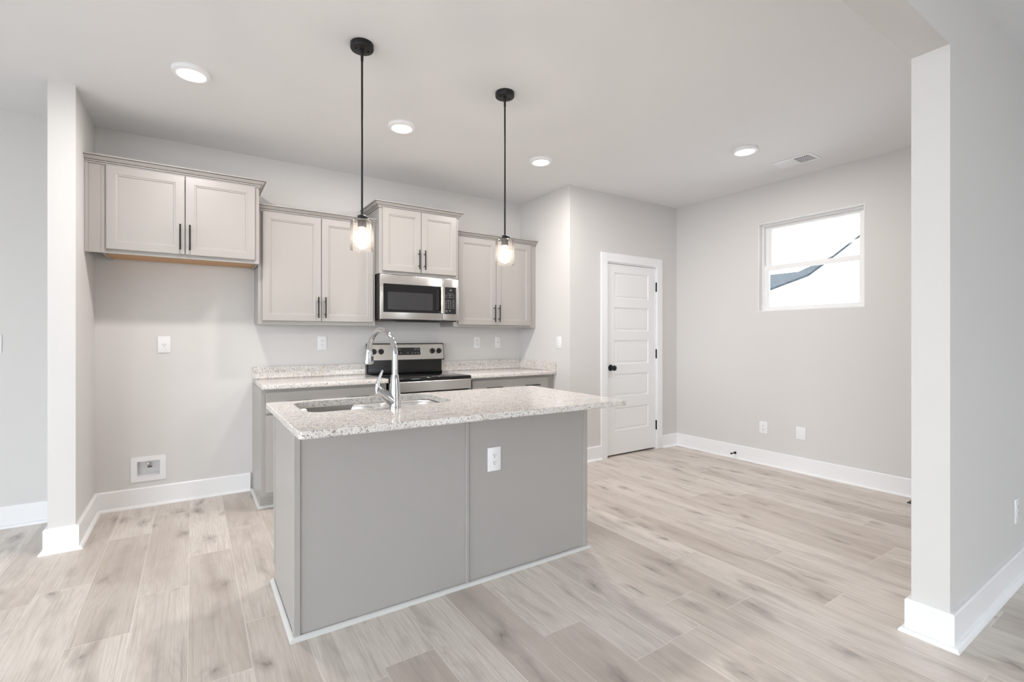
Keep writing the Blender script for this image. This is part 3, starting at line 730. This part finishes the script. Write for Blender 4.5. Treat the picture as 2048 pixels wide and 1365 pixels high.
# ------------------------------------------------------------------ pendants
def pendant(x, y, label, src=None):
    if src:
        c = copy_tree(src); c.location = (x, y, H); c['label'] = label; return c
    t = thing('pendant_lamp', label, 'pendant light', (x, y, H), 0, 'black pendants over the island')
    Z = lambda z: z-H
    ca = MB().lathe([(0, 0), (.058, 0), (.0585, -.022), (.056, -.027), (.050, -.0285), (.0, -.0285)], (0,0,0), 36).build('canopy', BLACK, t, 35, True)
    for sx in (-.032, .032): MB().lathe([(0,-.028),(.0055,-.028),(.0055,-.033),(0,-.035)], (sx, .0, 0), 10).build('screw', BLACK, ca, 40, True)
    MB().lathe([(0,-.0285),(.010,-.0285),(.010,-.045),(.007,-.052),(.0068,-.085),(0,-.085)], (0,0,0), 16).build('swivel', BLACK, t, 40, True)
    MB().lathe([(0,-.05),(.0053,-.05),(.0053, Z(1.875)),(0, Z(1.875))], (0,0,0), 14).build('rod', BLACK, t, 40, True)
    MB().lathe([(0, Z(1.885)),(.008, Z(1.885)),(.024, Z(1.878)),(.034, Z(1.866)),(.036, Z(1.855)),(.022, Z(1.853)),(.022, Z(1.818)),(0, Z(1.818))], (0,0,0), 28).build('socket_cap', BLACK, t, 40, True)
    MB().lathe([(.023, Z(1.8565)),(.050, Z(1.8555)),(.0565, Z(1.850)),(.058, Z(1.842)),(.058, Z(1.701)),(.0555, Z(1.701)),(.0555, Z(1.841)),(.0545, Z(1.8475)),(.049, Z(1.8525)),(.023, Z(1.853)),(.023, Z(1.8565))], (0,0,0), 40).build('glass_shade', SEED, t, 40, True)
    b = MB().lathe([(0, Z(1.818)),(.013, Z(1.818)),(.0135, Z(1.80)),(.018, Z(1.785)),(.0265, Z(1.768)),(.0285, Z(1.755)),(.026, Z(1.741)),(.018, Z(1.730)),(0, Z(1.726))], (0,0,0), 24).build('bulb', BULB, t, 60, True)
    return t
pn = pendant(1.312, -1.995, 'black rod pendant with clear glass shade over the sink end of the island')
pendant(2.192, -1.985, 'black rod pendant with clear glass shade over the door-side end of the island', pn)

# ------------------------------------------------------------------ ceiling lights and vent
def downlight(x, y, label, src=None, power=1.0):
    if src:
        c = copy_tree(src); c.location = (x, y, H); c['label'] = label
        for k in c.children:
            if k.type == 'LIGHT' and power != 1.0: k.data = k.data.copy(); k.data.energy *= power
        return c
    t = thing('ceiling_downlight', label, 'ceiling light', (x, y, H), 0, 'round white ceiling lights')
    MB().lathe([(.0, 0), (.095, 0), (.0965, -.006), (.092, -.020), (.075, -.025), (.070, -.022), (0, -.022)], (0,0,0), 40).build('trim_ring', TRIM, t, 35, True)
    MB().lathe([(.0, -.0225), (.068, -.0225), (.065, -.025), (0, -.0255)], (0,0,0), 36).build('lens', LENS, t, 60, True)
    l = bpy.data.lights.new('downlight_beam', 'AREA'); l.shape = 'DISK'; l.size = .13; l.energy = 15*power; l.color = (1, .94, .905); l.spread = PI
    lo = bpy.data.objects.new('downlight_beam', l); COL.objects.link(lo); lo.parent = t; lo.location = (0, 0, -.028)
    return t
dl = downlight(.579, -1.222, 'round white ceiling light in front of the fridge-space cabinet')
downlight(1.829, -1.205, 'round white ceiling light between the two pendant rods', dl)
downlight(3.060, -1.214, 'round white ceiling light just right of the farther pendant rod', dl)
downlight(4.287, -2.284, 'round white ceiling light beside the ceiling vent', dl, .65)
t = thing('ceiling_vent', 'white rectangular ceiling register near the window wall', 'vent', (4.88, -2.385, H))
VX0, VX1, VY0, VY1 = 4.785, 4.985, -2.54, -2.232
m = MB(); fw = .026
for a in ((VX0, VX1, VY0, VY0+fw), (VX0, VX1, VY1-fw, VY1), (VX0, VX0+fw, VY0+fw, VY1-fw), (VX1-fw, VX1, VY0+fw, VY1-fw)): m.box(a[0], a[1], a[2], a[3], H-.007, H-.0003, .002)
m.build('frame', TRIM, t)
MB().box(VX0+fw, VX1-fw, VY0+fw, VY1-fw, H-.0012, H-.0003).build('duct_shade_plate', DARK, t)  # flat dark plate behind the slats, painted as the duct's shade
n = 15; yy0, yy1 = VY0+fw, VY1-fw
for i in range(n):
    yc = yy0+(i+.5)*(yy1-yy0)/n; tilt = -1 if yc < (yy0+yy1)/2 else 1
    a = .0052; h = .0050
    m = MB().add([(VX0+fw, yc-a*tilt, H-.0015), (VX1-fw, yc-a*tilt, H-.0015), (VX1-fw, yc+a*tilt, H-.0015-h), (VX0+fw, yc+a*tilt, H-.0015-h),
                  (VX0+fw, yc-a*tilt, H-.0023), (VX1-fw, yc-a*tilt, H-.0023), (VX1-fw, yc+a*tilt, H-.0023-h), (VX0+fw, yc+a*tilt, H-.0023-h)],
                 [(0,1,2,3),(4,7,6,5),(0,4,5,1),(1,5,6,2),(2,6,7,3),(3,7,4,0)])
    m.build('slat', TRIM, t)
for i in range(1, 5): MB().box(VX0+fw+i*.0296-.0006, VX0+fw+i*.0296+.0006, yy0, -2.40, H-.0085, H-.0015).build('crossbar', TRIM, t)

# ------------------------------------------------------------------ wall plates
def plate_base(name, label, cat, loc, rz, group, w=.078, h=.121):
    t = thing(name, label, cat, loc, rz, group)
    MB().box(-w/2, w/2, -.0062, -.0003, -h/2, h/2, .0022, 2).build('cover_plate', WHITEP, t, 50, True)
    return t
def receptacle(t, zc, y=-.0064):
    r = MB().prism([(a, b+zc) for a, b in rrect(-.0165, .0165, -.0135, .0135, .008, 5)], 'y', y-.0016, y+.001).build('receptacle', WHITEP, t, None, True)
    for sx, hh in ((-.0065, .0042), (.0065, .0036)): MB().box(sx-.0012, sx+.0012, y-.0021, y-.001, zc+.003-hh, zc+.003+hh).build('slot', SLOT, r, None, True)
    MB().lathe([(0, 0), (.0026, 0), (.0026, .0006), (0, .0006)], (0, y-.0015, zc-.0075), 12, '-y').build('ground_hole', SLOT, r, None, True)
def duplex(label, loc, rz=0, w=.078, h=.121):
    t = plate_base('wall_outlet', label, 'outlet', loc, rz, 'white duplex outlets', w, h)
    receptacle(t, .0185); receptacle(t, -.0185)
    MB().lathe([(0,0),(.003,0),(.002,.0012),(0,.0014)], (0, -.0062, 0), 12, '-y').build('screw', WHITEP, t, None, True)
    return t
duplex('white duplex outlet on the back wall left of the faucet, above the left counter', (1.5505, 0, 1.206))
duplex('white duplex outlet on the back wall just right of the range', (3.133, 0, 1.201))
duplex('white duplex outlet on the front panel of the island', (1.911, IY0+.006, .619), 0, .080, .124)
duplex('white duplex outlet low on the right wall, left of the blank plate', (XR, -1.870, .363), -PI/2, .082, .12)
duplex('white duplex outlet low on the near wall at the right edge, beyond the corner post', (4.198, YN, .353), 0, .08, .125)
t = plate_base('refrigerator_outlet', 'white plate with one round receptacle on the wall of the empty fridge space', 'outlet', (.403, 0, 1.201), 0, None, .080, .126)
r = MB().lathe([(0,0),(.0175,0),(.0165,.002),(0,.002)], (.002, -.0062, -.005), 24, '-y').build('receptacle', WHITEP, t, 40, True)
for sx in (-.007, .008): MB().box(sx-.0035, sx+.0035, -.0088, -.008, -.0005, .0025).build('slot', SLOT, r, None, True)
MB().lathe([(0,0),(.0028,0),(.0028,.0006),(0,.0006)], (.002, -.0082, -.011), 12, '-y').build('ground_hole', SLOT, r, None, True)
t = plate_base('cable_jack', 'white plate with one small round jack near the corner of the back wall', 'wall plate', (3.3955, 0, 1.2), 0, None, .076, .121)
MB().lathe([(0,0),(.006,0),(.006,.003),(.004,.003),(.004,.007),(0,.007)], (0, -.0062, .002), 14, '-y').build('jack', BRASSV, t, 40, True)
def rocker(label, loc, rz):
    t = plate_base('light_switch', label, 'switch', loc, rz, 'white rocker switches', .078, .122)
    MB().box(-.0165, .0165, -.0085, -.006, -.033, .033, .001).build('rocker', WHITEP, t, None, True); return t
rocker('white rocker light switch on the pantry side wall', (XK, -.688, 1.202), -PI/2)
rocker('white rocker light switch cut off by the left edge of the photo', (-.509, 0, 1.214), 0)
plate_base('blank_plate', 'blank white cover plate low on the right wall under the window', 'wall plate', (XR, -2.217, .363), -PI/2, None, .084, .12)

# recessed water supply box
t = thing('water_supply_box', 'white recessed water box with a small valve low in the fridge space', 'wall box', (.309, 0, .276))
x0, x1, z0, z1 = .202, .416, .185, .368
bm = bmesh.new()
def fl(P, y): return [bm.verts.new((a, y, b)) for a, b in P]
o_ = rrect(x0, x1, z0, z1, .008, 4); i_ = [(BOX[0], BOX[2]), (BOX[1], BOX[2]), (BOX[1], BOX[3]), (BOX[0], BOX[3])]
O0, O1, I1 = fl(o_, -.0004), fl(o_, -.006), fl(i_, -.006); dp = .062
I2 = fl([(BOX[0]+.004, BOX[2]+.004), (BOX[1]-.004, BOX[2]+.004), (BOX[1]-.004, BOX[3]-.004), (BOX[0]+.004, BOX[3]-.004)], dp)
for A, B in ((O0, O1), (I1, I2)):
    for i in range(len(A)): bm.faces.new((A[i-1], A[i], B[i], B[i-1]))
bm.faces.new(I2)
es = [bm.edges.get((L[i-1], L[i])) for L in (O1, I1) for i in range(len(L))]
bmesh.ops.triangle_fill(bm, edges=es, use_beauty=True)
MB().bm(bm).build('housing', WHITEP, t)
v = MB().tube([(.308, .06, .298), (.308, .03, .298)], .006, 12).tube([(.308, .032, .286), (.308, .032, .312)], .0075, 12).lathe([(0,0),(.010,0),(.010,.008),(.006,.010),(0,.010)], (.308, .030, .305), 16, '-y').build('valve', BRASSV, t, 40)
MB().box(.300, .330, .012, .024, .280, .288, .003).build('valve_handle', BLUEH, v)

# door stop on the right-hand baseboard, floor register at the far side of the near wall
t = thing('door_stop', 'small black door stop screwed to the right-hand baseboard', 'door stop', (XR-BT, -1.585, .058))
MB().lathe([(0,0),(.013,0),(.013,.004),(.008,.009),(.0055,.014),(.005,.062),(0,.062)], (XR-BT, -1.585, .058), 16, '-x').build('stem', BLACK, t, 40)
MB().lathe([(0,.060),(.008,.060),(.0085,.066),(.0075,.076),(0,.077)], (XR-BT, -1.585, .058), 16, '-x').build('rubber_tip', BLACKP, t, 40)
t = thing('floor_register', 'dark bronze floor register peeking out behind the near wall end', 'vent', (5.19, -3.22, 0))
m = MB()
for a in ((5.125, 5.145, -3.37, -3.062), (5.225, 5.245, -3.37, -3.062), (5.145, 5.225, -3.082, -3.062), (5.145, 5.225, -3.37, -3.35)): m.box(a[0], a[1], a[2], a[3], .0002, .006, .0015)
m.build('frame', BRONZE, t)
for i in range(12): MB().box(5.146, 5.224, -3.345+i*.0218, -3.337+i*.0218, .0008, .005).build('louver', BRONZE, t)
MB().box(5.145, 5.225, -3.35, -3.082, .0001, .0007).build('duct_shade_plate', DARK, t)  # dark sheet on the floor, duct shade put into its colour

# ------------------------------------------------------------------ neighbouring houses seen through the window
HX = 10.5
t = thing('neighbour_house', 'white sided house gable close outside the window', 'house', (HX+3, -2.2, -.35))
rake = [(1.6, 1.975), (.082, 2.424), (-.19, 2.61), (-.826, 3.075), (-2.6, 4.33), (-4.4, 3.07), (-5.0, 2.64), (-6.6, 2.17)]
MB().prism([(1.3, -.35)]+[(y, z-.03) for y, z in [(1.3, 2.064)]+rake[1:-1]+[(-6.3, 2.26)]]+[(-6.3, -.35)], 'x', HX+.3, HX+6).build('gable_wall', SIDING, t)
dn = [(y, z-.16) for y, z in rake]; MB().prism(rake+dn[::-1], 'x', HX, HX+.06).build('rake_board', SIDING, t)
up = [(y, z+.035) for y, z in rake]; MB().prism(up+[(y, z+.0) for y, z in rake][::-1], 'x', HX-.03, HX+6.2).build('roof', ROOF, t)
MB().prism([(y, z-.02) for y, z in rake]+[(y, z-.06) for y, z in rake][::-1], 'x', HX+.06, HX+.3).build('soffit', SIDING, t)
t = thing('distant_house', 'blue-grey shingled roof of a house behind the white gable', 'house', (21, 2, -.35))
RZ = 3.85
MB().box(18, 23.5, -2, 8, -.35, 2.5).build('wall', SIDING, t)
MB().add([(17, -2.6, 2.45), (17, 12, 2.45), (20.7, 9, RZ), (20.7, .6, RZ), (24.6, -2.6, 2.45), (24.6, 12, 2.45)], [(0,3,2,1),(0,4,3),(4,5,2,3),(1,2,5),(0,1,5,4)]).build('roof', ROOF, t)
MB().add([(20.5, -3.2, 3.6), (20.5, 5.6, 3.6), (22.5, 4.6, 4.6), (22.5, -2.6, 4.6), (25, -3.2, 3.6), (25, 5.6, 3.6)], [(0,3,2,1),(0,4,3),(4,5,2,3),(1,2,5),(0,1,5,4)]).build('upper_roof', ROOF, t)
